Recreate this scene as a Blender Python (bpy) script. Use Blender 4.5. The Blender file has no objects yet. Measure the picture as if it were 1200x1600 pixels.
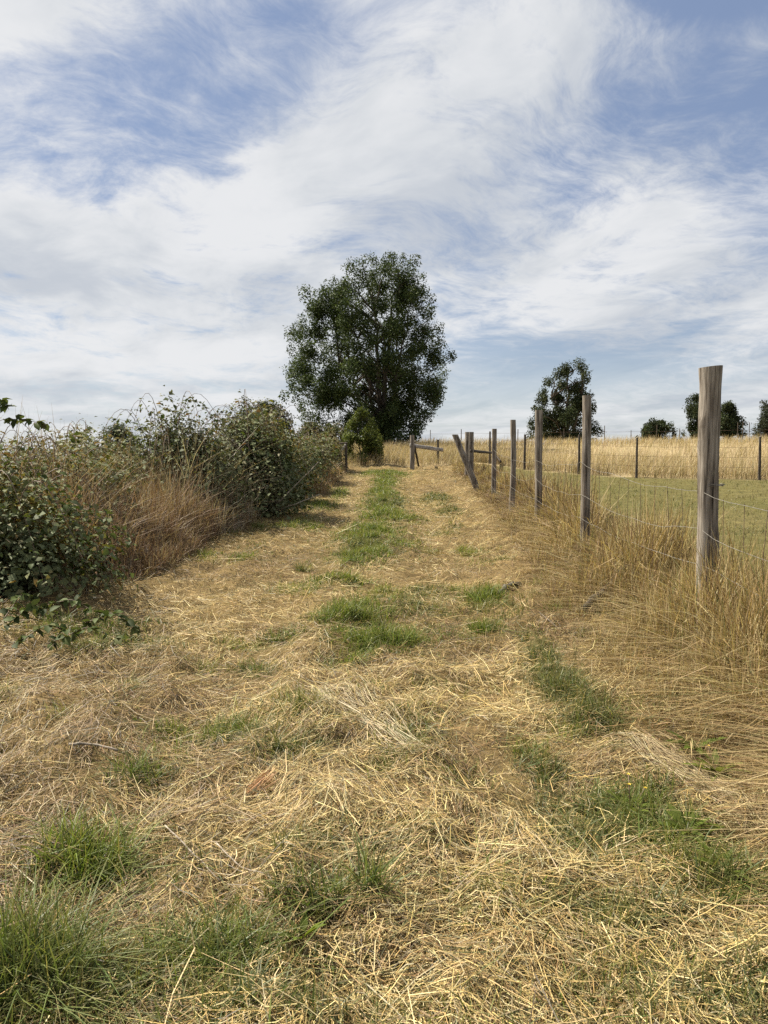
import bpy, math
import numpy as np
from mathutils import Vector

# ------------------------------------------------------------------ scene, camera, sky, sun, exposure
sc = bpy.context.scene
COL = sc.collection
RNG = np.random.default_rng(7)
R = math.radians

F_PX, PITCH, EYE = 1202.0, math.atan(80 / 1202), 1.6      # photo 1200 x 1600, level line at y = 720
cam_d = bpy.data.cameras.new('camera')
cam_d.sensor_fit = 'VERTICAL'; cam_d.sensor_height = 36; cam_d.sensor_width = 27
cam_d.lens = 36 * F_PX / 1600
cam_d.clip_start = 0.05; cam_d.clip_end = 6000
cam = bpy.data.objects.new('camera', cam_d); COL.objects.link(cam)
cam.location = (0, 0, EYE); cam.rotation_euler = (math.pi / 2 - PITCH, 0, 0)
sc.camera = cam

SUN_AZ, SUN_EL = R(-63), R(50)            # azimuth from +Y towards +X
sdir = Vector((math.sin(SUN_AZ) * math.cos(SUN_EL), math.cos(SUN_AZ) * math.cos(SUN_EL), math.sin(SUN_EL)))
sun_d = bpy.data.lights.new('sun', 'SUN'); sun_d.energy = 5.0; sun_d.angle = R(0.6); sun_d.color = (1, .93, .79)
sun = bpy.data.objects.new('sun', sun_d); COL.objects.link(sun)
sun.rotation_euler = sdir.to_track_quat('Z', 'Y').to_euler(); sun.location = (-20, 10, 30)

sc.view_settings.view_transform = 'Standard'; sc.view_settings.look = 'None'
sc.view_settings.exposure = 1.2; sc.view_settings.gamma = 1.0
sc.view_settings.use_curve_mapping = False
sc.cycles.max_bounces = 5; sc.cycles.diffuse_bounces = 2; sc.cycles.glossy_bounces = 2
sc.cycles.transmission_bounces = 4; sc.cycles.transparent_max_bounces = 4
sc.cycles.use_denoising = False


class NT:
    """small node-tree writer"""
    def __init__(s, tree): s.t = tree; s.n = tree.nodes; s.l = tree.links
    def node(s, kind, **kw):
        n = s.n.new(kind)
        for k, v in kw.items(): setattr(n, k, v)
        return n
    def put(s, sock, v):
        if isinstance(v, bpy.types.NodeSocket): s.l.new(v, sock)
        else: sock.default_value = v
    def math(s, op, a, b=0.0, c=None, clamp=False):
        n = s.node('ShaderNodeMath', operation=op, use_clamp=clamp)
        s.put(n.inputs[0], a); s.put(n.inputs[1], b)
        if c is not None: s.put(n.inputs[2], c)
        return n.outputs[0]
    def vmath(s, op, a, b=None, sc_=None):
        n = s.node('ShaderNodeVectorMath', operation=op)
        s.put(n.inputs[0], a)
        if b is not None: s.put(n.inputs[1], b)
        if sc_ is not None: s.put(n.inputs['Scale'], sc_)
        return n.outputs[0]
    def comb(s, x, y, z):
        n = s.node('ShaderNodeCombineXYZ')
        s.put(n.inputs[0], x); s.put(n.inputs[1], y); s.put(n.inputs[2], z); return n.outputs[0]
    def noise(s, vec, scale, detail=4, rough=.55, dist=0.0, out=0):
        n = s.node('ShaderNodeTexNoise'); s.put(n.inputs['Vector'], vec)
        n.inputs['Scale'].default_value = scale; n.inputs['Detail'].default_value = detail
        n.inputs['Roughness'].default_value = rough; n.inputs['Distortion'].default_value = dist
        return n.outputs[out]
    def ramp(s, fac, stops):
        n = s.node('ShaderNodeValToRGB'); s.put(n.inputs[0], fac); e = n.color_ramp.elements
        while len(e) < len(stops): e.new(.5)
        for el, (p, c) in zip(e, stops): el.position = p; el.color = (*c, 1)
        return n.outputs[0]
    def mix(s, fac, a, b, mode='MIX'):
        n = s.node('ShaderNodeMix', data_type='RGBA', blend_type=mode)
        s.put(n.inputs['Factor'], fac)
        for k, v in ((6, a), (7, b)):
            s.put(n.inputs[k], v if isinstance(v, bpy.types.NodeSocket) else (*v, 1))
        return n.outputs[2]
    def maprange(s, v, a, b, c, d, smooth=True):
        n = s.node('ShaderNodeMapRange', interpolation_type='SMOOTHSTEP' if smooth else 'LINEAR')
        s.put(n.inputs[0], v)
        for k, q in zip((1, 2, 3, 4), (a, b, c, d)): n.inputs[k].default_value = q
        return n.outputs[0]


def build_world():
    w = bpy.data.worlds.new('World'); sc.world = w; w.use_nodes = True
    t = NT(w.node_tree); t.n.clear()
    out = t.node('ShaderNodeOutputWorld'); bg = t.node('ShaderNodeBackground')
    t.l.new(bg.outputs[0], out.inputs[0])
    sky = t.node('ShaderNodeTexSky', sky_type='NISHITA')
    sky.sun_disc = False; sky.sun_elevation = SUN_EL; sky.sun_rotation = SUN_AZ
    sky.air_density = 1.0; sky.dust_density = 0.6; sky.ozone_density = 2.0
    STR = 0.053
    d = t.node('ShaderNodeTexCoord').outputs['Generated']
    sp = t.node('ShaderNodeSeparateXYZ'); t.l.new(d, sp.inputs[0])
    x, y, z = sp.outputs
    zz = t.math('ADD', t.math('MAXIMUM', z, 0.0), 0.13)
    u = t.math('DIVIDE', x, zz); v = t.math('DIVIDE', y, zz)
    # rotate the cloud sheet so that its streaks run up to the right
    a = R(-28); ca, sa = math.cos(a), math.sin(a)
    u2 = t.math('ADD', t.math('MULTIPLY', u, ca), t.math('MULTIPLY', v, -sa))
    v2 = t.math('ADD', t.math('MULTIPLY', u, sa), t.math('MULTIPLY', v, ca))
    p = t.comb(t.math('MULTIPLY', u2, 1.0), t.math('MULTIPLY', v2, .62), 3.7)
    wn = t.noise(p, 1.1, 3, .5, out=1)
    wv = t.vmath('SCALE', t.vmath('SUBTRACT', wn, (.5, .5, .5)), sc_=.60)
    pw = t.vmath('ADD', p, wv)
    big = t.noise(pw, .95, 10, .60)
    fine = t.noise(t.vmath('MULTIPLY', pw, (1.0, 1.7, 1)), 2.3, 10, .66, .15)
    wisps = t.noise(t.vmath('MULTIPLY', pw, (.9, 2.2, 1)), 7.0, 8, .68, .3)
    dens = t.math('ADD', t.math('MULTIPLY', t.math('SUBTRACT', big, .5), 2.2), t.math('MULTIPLY', t.math('SUBTRACT', fine, .5), 2.3))
    dens = t.math('ADD', dens, t.math('MULTIPLY', t.math('SUBTRACT', wisps, .5), 1.5))
    # where this afternoon's sheet is thick and where it opens: directions read off the photograph
    yy = t.math('MAXIMUM', y, .05)
    gx = t.math('DIVIDE', x, yy); gz = t.math('DIVIDE', z, yy)
    spots = [  # px, py, half sizes in px, turn, amount
        (390, 110, 190, 85, -12, -.50), (480, 60, 60, 45, 30, -.30), (60, 130, 120, 26, 0, -.25), (1080, 8, 170, 48, 8, -1.0),
        (1080, 180, 170, 55, -8, -.42), (1165, 360, 70, 70, 0, -.6), (360, 225, 100, 40, -10, -.30),
        (560, 335, 130, 26, 12, -.32), (720, 350, 130, 40, 0, -.22), (930, 598, 240, 44, -4, -.75), (800, 520, 120, 30, 4, -.15),
        (740, 590, 80, 40, 0, -.3), (280, 620, 160, 14, 0, -.2), (1000, 480, 140, 14, -6, -.10),
        (60, 40, 130, 60, 0, .35), (700, 130, 170, 110, -35, .45), (250, 360, 330, 70, 0, .38), (220, 500, 380, 130, 0, .5),
        (1010, 390, 150, 75, -10, .42), (480, 290, 120, 60, -30, .3), (1090, 520, 130, 40, 0, .30), (860, 60, 110, 60, -30, .25), (930, 690, 500, 30, 0, .22)]
    bias = None
    for px, py, rx, ry, rot, amp in spots:
        cx, cz = (px - 600) / F_PX, (720 - py) / F_PX
        c, s_ = math.cos(R(rot)), math.sin(R(rot))
        ax = t.math('SUBTRACT', gx, cx); az = t.math('SUBTRACT', gz, cz)
        e1 = t.math('MULTIPLY', t.math('ADD', t.math('MULTIPLY', ax, c), t.math('MULTIPLY', az, -s_)), F_PX / rx)
        e2 = t.math('MULTIPLY', t.math('ADD', t.math('MULTIPLY', ax, s_), t.math('MULTIPLY', az, c)), F_PX / ry)
        rr = t.math('ADD', t.math('MULTIPLY', e1, e1), t.math('MULTIPLY', e2, e2))
        g = t.math('MULTIPLY', t.math('EXPONENT', t.math('MULTIPLY', rr, -.6)), amp)
        bias = g if bias is None else t.math('ADD', bias, g)
    # the blobs are broken up by the same noise so that no outline stays round
    dens = t.math('ADD', dens, t.math('MULTIPLY', bias, t.math('ADD', -.55, t.math('MULTIPLY', fine, 3.1))))
    cover = t.maprange(dens, -.72, .52, .05, .97)
    low = t.maprange(z, 0.0, .24, .55, 0.0)
    cover = t.math('ADD', cover, t.math('MULTIPLY', low, t.math('SUBTRACT', 1.0, cover)), clamp=True)
    shade = t.noise(t.vmath('ADD', pw, (4.1, 7.3, 0)), 1.6, 6, .58)
    k = .415 / STR
    ccol = t.ramp(t.maprange(shade, .33, .62, 0, 1), [(0, (.60, .64, .70)), (.5, (.75, .775, .805)), (1, (.87, .88, .895))])
    ccol = t.vmath('SCALE', ccol, sc_=k)
    # lavender-blue high sky: thin ice cloud over the clear air
    skyc = t.mix(t.maprange(z, .05, .32, .15, .55), t.vmath('MULTIPLY', sky.outputs[0], (.80, .80, .82)), (.285 * k, .38 * k, .60 * k))
    colr = t.mix(cover, skyc, ccol)
    t.l.new(colr, bg.inputs[0]); bg.inputs[1].default_value = STR


build_world()

# ------------------------------------------------------------------ numbers: noise, terrain, pixel rays
def _hash(ix, iy, seed):
    h = (ix.astype(np.int64) * 374761393 + iy.astype(np.int64) * 668265263 + seed * 974711) & 0x7fffffff
    h = ((h ^ (h >> 13)) * 1274126177) & 0x7fffffff
    return ((h ^ (h >> 16)) & 0xffff) / 65535.0


def vnoise(x, y, seed=0):
    ix, iy = np.floor(x), np.floor(y); fx, fy = x - ix, y - iy
    fx = fx * fx * (3 - 2 * fx); fy = fy * fy * (3 - 2 * fy)
    a, b = _hash(ix, iy, seed), _hash(ix + 1, iy, seed); c, d = _hash(ix, iy + 1, seed), _hash(ix + 1, iy + 1, seed)
    return (a * (1 - fx) + b * fx) * (1 - fy) + (c * (1 - fx) + d * fx) * fy


def fbm(x, y, seed=0, octv=4):
    x = np.asarray(x, float); y = np.asarray(y, float)
    s, a, n = 0, .5, 0
    for o in range(octv):
        s = s + a * vnoise(x * 2 ** o + 17.3 * o, y * 2 ** o - 9.1 * o, seed + o * 31); n += a; a *= .5
    return s / n          # 0..1


def sstep(a, b, x):
    t = np.clip((x - a) / (b - a), 0, 1); return t * t * (3 - 2 * t)


_py = np.array([-3000, -60, 0, 26, 30, 34, 48, 58, 64, 72, 90, 130, 220, 3000.])
_pz = np.array([-6, -2.0, 0, .90, 1.09, 1.40, 2.35, 2.72, 2.84, 2.80, 2.2, .8, -1.5, -4])
_yy = np.linspace(-80, 260, 3401); _zz = np.interp(_yy, _py, _pz)
_ker = np.hanning(61); _ker /= _ker.sum()
_zz = np.convolve(np.pad(_zz, 30, 'edge'), _ker, 'valid')


def base(x, y):
    x = np.asarray(x, float); y = np.asarray(y, float)
    z = np.where((y > -80) & (y < 260), np.interp(y, _yy, _zz), np.interp(y, _py, _pz))
    z = z - 3.5 * (1 - np.exp(-np.clip(-5 - x, 0, None) / 60))                 # falls away west of the hedge
    z = z + .012 * np.clip(x - 5, 0, 30) * sstep(24, 55, y)                     # the field climbs to the east
    z = z + .10 * sstep(1.4, 2.4, x) * (1 - sstep(3.0, 5.0, x)) * (1 - sstep(26, 34, y))   # bank under the fence
    z = z + .08 * sstep(-2.2, -3.4, x) * sstep(-7, -5, x)
    return z - base0


base0 = 0.0
base0 = float(base(0, 0))


def micro(x, y):
    tr = (1 - sstep(3.0, 4.5, np.abs(x + .4)))
    lump = (fbm(x * 1.5, y * 1.5, 3, 4) - .5) * .07 + (fbm(x * 5.5, y * 5.5, 9, 3) - .5) * .15
    lump = lump + .26 * np.clip(fbm(x * 3.2, y * 3.2, 13, 3) - .52, 0, .22)
    rt = np.exp(-((x - .85) / .32) ** 2) + np.exp(-((x + .95) / .36) ** 2)
    rut = -.045 * rt; lump = lump * (1 - .55 * rt)
    return tr * (lump + rut) + (1 - tr) * (fbm(x * .4, y * .4, 5, 3) - .5) * .10


def ground(x, y): return base(x, y) + micro(x, y)


def ray(px, py):
    dx, dy = (px - 600) / F_PX, (800 - py) / F_PX
    v = np.array([dx, math.cos(PITCH) + dy * math.sin(PITCH), -math.sin(PITCH) + dy * math.cos(PITCH)])
    return v / v[1]


def hit(px, py):
    """where the ray through a photo pixel meets the ground"""
    r = ray(px, py); ys = np.linspace(.8, 70, 4000)
    zz = EYE + r[2] * ys; k = np.argmax(zz < base(r[0] * ys, ys))
    return (r[0] * ys[k], ys[k])


def at(px, py, y):
    r = ray(px, py); return np.array([r[0] * y, y, EYE + r[2] * y])


def gz(x, y): return float(ground(np.array([x]), np.array([y]))[0])


# ------------------------------------------------------------------ mesh helpers
def link(name, data, parent=None, loc=(0, 0, 0)):
    o = bpy.data.objects.new(name, data); COL.objects.link(o); o.location = loc
    if parent is not None: o.parent = parent
    return o


def tag(o, label=None, cat=None, group=None, kind=None):
    if label: o['label'] = label
    if cat: o['category'] = cat
    if group: o['group'] = group
    if kind: o['kind'] = kind
    return o


def thing(name, label, cat, loc, group=None):
    return tag(link(name, None, None, loc), label, cat, group)


def mesh_np(name, V, Q, mat, cols=None, smooth=False):
    """V (n,3), Q (m,k) all faces with the same corner count"""
    me = bpy.data.meshes.new(name)
    V = np.ascontiguousarray(V, np.float32); Q = np.ascontiguousarray(Q, np.int32)
    m, k = Q.shape
    me.vertices.add(len(V)); me.vertices.foreach_set('co', V.ravel())
    me.loops.add(m * k); me.loops.foreach_set('vertex_index', Q.ravel())
    me.polygons.add(m); me.polygons.foreach_set('loop_start', np.arange(m, dtype=np.int32) * k)
    me.polygons.foreach_set('loop_total', np.full(m, k, np.int32))
    if smooth: me.polygons.foreach_set('use_smooth', np.ones(m, bool))
    if cols is not None:
        a = me.color_attributes.new('col', 'FLOAT_COLOR', 'POINT')
        c = np.ones((len(V), 4), np.float32); c[:, :3] = cols
        a.data.foreach_set('color', c.ravel())
    me.materials.append(mat); me.update(calc_edges=True)
    return me


class Bag:
    """collects uniform quads with colours"""
    def __init__(s): s.V, s.Q, s.C, s.n = [], [], [], 0
    def add(s, V, Q, C=None):
        V = np.asarray(V, float).reshape(-1, 3)
        s.V.append(V); s.Q.append(np.asarray(Q) + s.n); s.n += len(V)
        C = np.ones((len(V), 3)) * .5 if C is None else np.asarray(C, float)
        if C.ndim == 1: C = np.tile(C, (len(V), 1))
        s.C.append(C)
    def mesh(s, name, mat, smooth=False):
        return mesh_np(name, np.concatenate(s.V), np.concatenate(s.Q), mat, np.concatenate(s.C), smooth)


def strips(P, side, wid, col):
    """P (N,S,3) centre lines, side (N,3) or (N,S,3), wid (N,S), col (N,3) or (N,S,3) -> ribbons"""
    N, S, _ = P.shape
    if side.ndim == 2: side = side[:, None, :]
    off = side * wid[..., None] * .5
    V = np.stack([P - off, P + off], 2).reshape(-1, 3)
    b = (np.arange(N) * S * 2)[:, None] + (np.arange(S - 1) * 2)[None]
    Q = np.stack([b, b + 1, b + 3, b + 2], -1).reshape(-1, 4)
    if col.ndim == 2: col = np.repeat(col[:, None], S, 1)
    return V, Q, np.repeat(col[:, :, None], 2, 2).reshape(-1, 3)


def unit(v): return v / np.maximum(np.linalg.norm(v, axis=-1, keepdims=True), 1e-9)


def pick(pal, n, w=None, jit=.14):
    pal = np.array(pal); i = RNG.choice(len(pal), n, p=w)
    return np.clip(pal[i] * (1 + RNG.normal(0, jit, (n, 1))) * (1 + RNG.normal(0, .04, (n, 3))), .004, .95)


def blades(xy, h, lean, az, wid, col, segs=3, curl=1.6, z=None, head=None, tip=None):
    """upright grass: lean = sideways travel / height at the tip, az = direction of lean"""
    N = len(xy)
    z = ground(xy[:, 0], xy[:, 1]) - .012 if z is None else z
    t = np.linspace(0, 1, segs + 1)[None]
    d = np.stack([np.cos(az), np.sin(az)], 1)
    hor = (h * lean)[:, None] * t ** curl
    ver = h[:, None] * (t - .35 * np.minimum(lean, 1.6)[:, None] * t ** 2.2)
    P = np.stack([xy[:, :1] + d[:, :1] * hor, xy[:, 1:] + d[:, 1:] * hor, z[:, None] + ver], -1)
    ra = RNG.uniform(0, 2 * np.pi, N)
    side = np.stack([np.cos(ra), np.sin(ra), np.zeros(N)], 1)
    if tip is not None: col = col[:, None] + (np.array(tip) - col)[:, None] * (t ** 3 * RNG.uniform(0, .75, (N, 1)))[..., None]
    prof = np.array(head)[None] if head is not None else (1 - .86 * t ** 1.5)
    return strips(P, side, wid[:, None] * prof, col)


def tube(P, rad, sides=8, cap=True):
    P = np.asarray(P, float); n = len(P); rad = np.broadcast_to(np.asarray(rad, float), (n,))
    T = np.gradient(P, axis=0); T = unit(T)
    ref = np.array([0, 0, 1.]) if abs(T[0, 2]) < .9 else np.array([1., 0, 0])
    A = unit(np.cross(T, ref)); B = np.cross(T, A)
    an = np.arange(sides) * 2 * np.pi / sides
    V = P[:, None] + rad[:, None, None] * (np.cos(an)[None, :, None] * A[:, None] + np.sin(an)[None, :, None] * B[:, None])
    i = np.arange(n - 1)[:, None] * sides; j = np.arange(sides)[None]; k = (j + 1) % sides
    Q = np.stack([i + j, i + k, i + sides + k, i + sides + j], -1).reshape(-1, 4)
    V = V.reshape(-1, 3)
    if cap:     # quad fan that closes both ends
        m = len(V); V = np.vstack([V, P[:1], P[-1:]])
        e = (n - 1) * sides
        half = np.arange(0, sides, 2)
        Q = np.vstack([Q, np.stack([half, np.full_like(half, m), (half + 2) % sides, half + 1], 1),
                       np.stack([e + half, e + half + 1, e + (half + 2) % sides, np.full_like(half, m + 1)], 1)])
    return V, Q


# ------------------------------------------------------------------ materials
def leafy(name, trans=.25, rough=.6, spec=.25, back=None, tint=.86):
    m = bpy.data.materials.new(name); m.use_nodes = True; t = NT(m.node_tree); t.n.clear()
    out = t.node('ShaderNodeOutputMaterial')
    at_ = t.mix(1.0, t.node('ShaderNodeAttribute', attribute_name='col').outputs['Color'], (tint,) * 3, 'MULTIPLY')
    c = at_
    if back is not None:
        bf = t.node('ShaderNodeNewGeometry').outputs['Backfacing']
        c = t.mix(t.math('MULTIPLY', bf, .6), c, back)
    p = t.node('ShaderNodeBsdfPrincipled'); t.put(p.inputs['Base Color'], c)
    p.inputs['Roughness'].default_value = rough; p.inputs['Specular IOR Level'].default_value = spec
    tr = t.node('ShaderNodeBsdfTranslucent'); t.put(tr.inputs[0], t.mix(1.0, at_, (1.25, 1.25, .75), 'MULTIPLY'))
    mx = t.node('ShaderNodeMixShader'); mx.inputs[0].default_value = trans
    t.l.new(p.outputs[0], mx.inputs[1]); t.l.new(tr.outputs[0], mx.inputs[2]); t.l.new(mx.outputs[0], out.inputs[0])
    return m


def wood(name, dark, mid, pale, sx=55, sz=2.2):
    m = bpy.data.materials.new(name); m.use_nodes = True; t = NT(m.node_tree); t.n.clear()
    out = t.node('ShaderNodeOutputMaterial'); p = t.node('ShaderNodeBsdfPrincipled'); t.l.new(p.outputs[0], out.inputs[0])
    co = t.node('ShaderNodeTexCoord').outputs['Object']
    g = t.vmath('MULTIPLY', co, (sx, sx, sz))
    n1 = t.noise(g, 1.0, 6, .6, .3); n2 = t.noise(t.vmath('MULTIPLY', co, (9, 9, 2.5)), 1, 4, .6)
    f = t.math('ADD', t.math('MULTIPLY', n1, .65), t.math('MULTIPLY', n2, .35))
    c = t.ramp(f, [(.36, dark), (.47, mid), (.60, pale)])
    lich = t.noise(co, 38, 3, .6)
    c = t.mix(t.maprange(lich, .60, .70, 0, .35), c, (.20, .20, .15))
    t.put(p.inputs['Base Color'], c); p.inputs['Roughness'].default_value = .9; p.inputs['Specular IOR Level'].default_value = .1
    b = t.node('ShaderNodeBump'); b.inputs['Strength'].default_value = .75; b.inputs['Distance'].default_value = .008
    t.put(b.inputs['Height'], n1); t.l.new(b.outputs[0], p.inputs['Normal'])
    return m


def plain(name, c, rough=.6, metal=0.0):
    m = bpy.data.materials.new(name); m.use_nodes = True; t = NT(m.node_tree)
    p = m.node_tree.nodes['Principled BSDF']; co = t.node('ShaderNodeTexCoord').outputs['Object']
    n = t.noise(co, 30, 4, .6)
    t.put(p.inputs['Base Color'], t.mix(t.maprange(n, .35, .65, 0, 1), tuple(q * .6 for q in c), tuple(q * 1.25 for q in c)))
    p.inputs['Roughness'].default_value = rough; p.inputs['Metallic'].default_value = metal
    return m


def ground_mat():
    m = bpy.data.materials.new('ground'); m.use_nodes = True; t = NT(m.node_tree)
    p = m.node_tree.nodes['Principled BSDF']; co = t.node('ShaderNodeTexCoord').outputs['Object']
    at_ = t.node('ShaderNodeAttribute', attribute_name='col').outputs['Color']
    n1 = t.noise(co, 3.2, 6, .65); n2 = t.noise(co, 45, 5, .7); n3 = t.noise(t.vmath('MULTIPLY', co, (160, 60, 60)), 1, 3, .7, 1.2)
    f = t.math('ADD', t.math('MULTIPLY', n1, .4), t.math('ADD', t.math('MULTIPLY', n2, .35), t.math('MULTIPLY', n3, .25)))
    c = t.mix(1.0, at_, t.ramp(f, [(.33, (.45, .42, .38)), (.5, (1, 1, 1)), (.66, (1.75, 1.7, 1.55))]), 'MULTIPLY')
    t.put(p.inputs['Base Color'], c); p.inputs['Roughness'].default_value = .95; p.inputs['Specular IOR Level'].default_value = .05
    b = t.node('ShaderNodeBump'); b.inputs['Strength'].default_value = .8; b.inputs['Distance'].default_value = .03
    t.put(b.inputs['Height'], f); t.l.new(b.outputs[0], p.inputs['Normal'])
    return m


M_STRAW = leafy('straw', .12, .55, .35)
M_DRY = leafy('dry_grass', .25, .6, .25)
M_GREEN = leafy('green_grass', .35, .5, .35)
M_LEAF = leafy('tree_leaf', .22, .6, .12)
M_BRAMBLE = leafy('bramble_leaf', .22, .62, .12, back=(.15, .17, .09))
M_ROSETTE = leafy('broad_leaf', .35, .7, .08)
M_BARK = wood('bark', (.025, .02, .016), (.06, .05, .04), (.12, .10, .08), 14, 4)
M_POST = wood('weathered_post', (.022, .018, .014), (.135, .113, .092), (.30, .265, .225))
M_POST2 = wood('dark_post', (.02, .016, .013), (.06, .05, .04), (.12, .10, .08))
M_RAIL = wood('grey_rail', (.06, .05, .045), (.22, .20, .18), (.40, .37, .34), 5, 40)
M_STICK = wood('stick', (.02, .016, .012), (.05, .04, .03), (.10, .085, .07), 40, 40)
M_STUMP = wood('grey_stump', (.03, .025, .02), (.075, .065, .055), (.15, .135, .115), 30, 30)
M_PALE = wood('pale_stick', (.10, .08, .06), (.22, .185, .145), (.36, .31, .25), 40, 40)
M_WIRE = plain('galvanised_wire', (.20, .185, .16), .7, .2)
M_RUST = plain('rusty_wire', (.12, .075, .05), .8, .2)
M_CANE = plain('cane', (.13, .085, .055), .7)
M_FLOWER = plain('yellow_petal', (.7, .48, .04), .5)

# ------------------------------------------------------------------ where things grow
def edge_r(y): return np.interp(y, [2, 5, 7.6, 10.5, 23, 33], [1.58, 1.62, 1.72, 2.0, 2.75, 3.0]) + .22 * (fbm(np.asarray(y, float) * 1.3, np.zeros_like(np.asarray(y, float)), 33, 2) - .5)                 # mown track / tall grass by the fence
def edge_l(y): return np.interp(y, [0, 6, 9, 12.6, 17, 24, 33], [-4.2, -3.3, -2.75, -2.5, -1.75, -1.6, -1.55])
ROWX = np.array([3.0, 4.8, 5.83, 7.46, 9.2, 11.3, 13.2, 16, 40, 90]); ROWY = np.array([37.5, 35, 32, 29.5, 28.2, 27.6, 27.1, 26.7, 24, 20.])
def row2(x): return np.interp(x, ROWX, ROWY, left=36.5)

PATCH = [  # px, py, half width m, half depth m, blade height, how many, tone
    (602, 752, .42, 4.2, .08, 1.5, 0), (598, 775, .40, 2.4, .09, 1.5, 0), (590, 800, .48, 1.9, .09, 1.5, 0), (625, 812, .30, .6, .10, .8, 0), (578, 835, .48, 1.4, .09, 1.4, 0), (605, 786, .45, 2.2, .08, 1.2, 2), (575, 855, .45, .9, .08, 1.0, 2),
    (640, 850, .16, .4, .10, .5, 0), (560, 872, .42, .65, .09, 1.1, 0), (505, 908, .22, .28, .09, .5, 0), (550, 912, .22, .25, .09, .5, 0),
    (758, 932, .20, .32, .13, .9, 0), (750, 985, .20, .20, .11, .7, 0), (430, 1002, .17, .22, .12, .6, 1), (550, 965, .26, .30, .11, 1.2, 0),
    (600, 1005, .28, .26, .12, 1.2, 0), (545, 1035, .16, .14, .09, .5, 0), (400, 1040, .16, .12, .08, .4, 1), (845, 1020, .10, .5, .09, .8, 2), (880, 1075, .14, .30, .10, .9, 2), (925, 1120, .16, .22, .10, .8, 2),
    (330, 1140, .22, .11, .10, .8, 0), (465, 1180, .20, .12, .07, .6, 2), (218, 1215, .10, .08, .14, .5, 1), (845, 1195, .10, .14, .10, .5, 2), (990, 1255, .17, .13, .12, .8, 1),
    (165, 1335, .20, .13, .17, 1.2, 0), (240, 1350, .12, .10, .13, .5, 1), (40, 1530, .17, .14, .22, 1.3, 1), (495, 1420, .10, .07, .12, .7, 1), (582, 1410, .06, .05, .17, .35, 1), (350, 1500, .16, .12, .12, .7, 1),
    (250, 1490, .12, .09, .10, .5, 1), (1060, 1300, .18, .16, .11, .7, 1), (1150, 1390, .15, .12, .12, .7, 1), (960, 1420, .30, .12, .08, .5, 2), (900, 1280, .22, .22, .08, .6, 2), (560, 1330, .35, .12, .05, .3, 2),
    (640, 1160, .12, .3, .07, .3, 2), (390, 872, .30, .25, .07, .3, 0), (470, 822, .45, .6, .08, .5, 0), (500, 790, .35, 1.2, .09, .6, 0), (530, 770, .25, 2.0, .08, .5, 0), (680, 780, .35, 2.0, .06, .5, 2), (700, 800, .30, 1.0, .06, .4, 2),
    (120, 985, .5, .25, .09, .6, 1), (180, 1010, .35, .2, .08, .5, 1), (600, 740, .9, 1.5, .08, .8, 0), (120, 1560, .25, .12, .10, .7, 2), (400, 1590, .35, .10, .08, .6, 2), (1180, 1560, .25, .15, .09, .5, 2), (660, 925, .35, .4, .05, .35, 2), (640, 960, .3, .3, .06, .35, 2)]
PXY = np.array([hit(p[0], p[1]) for p in PATCH])


def greenness(x, y):
    g = np.zeros_like(x)
    for (px, py, rx, ry, h, n, tone), (cx, cy) in zip(PATCH, PXY):
        rx, ry = (rx * 1.3, ry * 1.3) if cy < 7 else (rx, ry)
        g = np.maximum(g, np.exp(-((x - cx) / rx) ** 2 - ((y - cy) / ry) ** 2) * min(1, n))
    return g


# ------------------------------------------------------------------ ground: one sheet to the horizon
def build_ground():
    def axis(lo, hi, step, far, n):
        g = np.geomspace(step, far - hi, n); g2 = np.geomspace(step, far + lo, n)
        return np.concatenate([(lo - g2)[::-1], np.arange(lo, hi + 1e-6, step), hi + g])
    xs = axis(-4.5, 3.5, .09, 2500, 46)
    ys = np.concatenate([-np.geomspace(.5, 2500, 24)[::-1], np.arange(0, 12, .09), np.arange(12, 40, .3), np.arange(40, 110, 1.2), np.geomspace(111, 2500, 22)])
    X, Y = np.meshgrid(xs, ys); x, y = X.ravel(), Y.ravel()
    z = ground(x, y) - .01
    straw = np.array([.150, .107, .050]); soil = np.array([.075, .056, .038]); green = np.array([.075, .085, .028])
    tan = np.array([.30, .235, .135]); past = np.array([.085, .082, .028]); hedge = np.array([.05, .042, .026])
    c = straw * (.75 + .5 * fbm(x * .8, y * .8, 21)[:, None])
    g = greenness(x, y)[:, None]; c = c * (1 - .7 * g) + green * .7 * g
    s = sstep(edge_r(y) - .15, edge_r(y) + .2, x)[:, None]; c = c * (1 - s) + np.array([.15, .105, .052]) * s
    s = sstep(2.9, 3.7, x)[:, None]
    yel = fbm(x * .35, y * .35, 44)[:, None]
    c = c * (1 - s) + (past * (1 - yel) + np.array([.12, .10, .042]) * yel) * s
    s = sstep(-.2, .3, y - row2(x))[:, None] * sstep(2.2, 3, x)[:, None]; c = c * (1 - s) + tan * s
    s = sstep(33, 34.5, y)[:, None]; c = c * (1 - s) + tan * s
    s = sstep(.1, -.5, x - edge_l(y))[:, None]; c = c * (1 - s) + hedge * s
    s = sstep(-8, -11, x)[:, None]; c = c * (1 - s) + np.array([.16, .14, .06]) * s
    ny, nx = X.shape
    i = np.arange(ny - 1)[:, None] * nx + np.arange(nx - 1)[None]
    Q = np.stack([i, i + 1, i + nx + 1, i + nx], -1).reshape(-1, 4)
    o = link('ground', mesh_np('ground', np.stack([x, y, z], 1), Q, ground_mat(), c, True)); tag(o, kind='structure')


build_ground()

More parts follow.
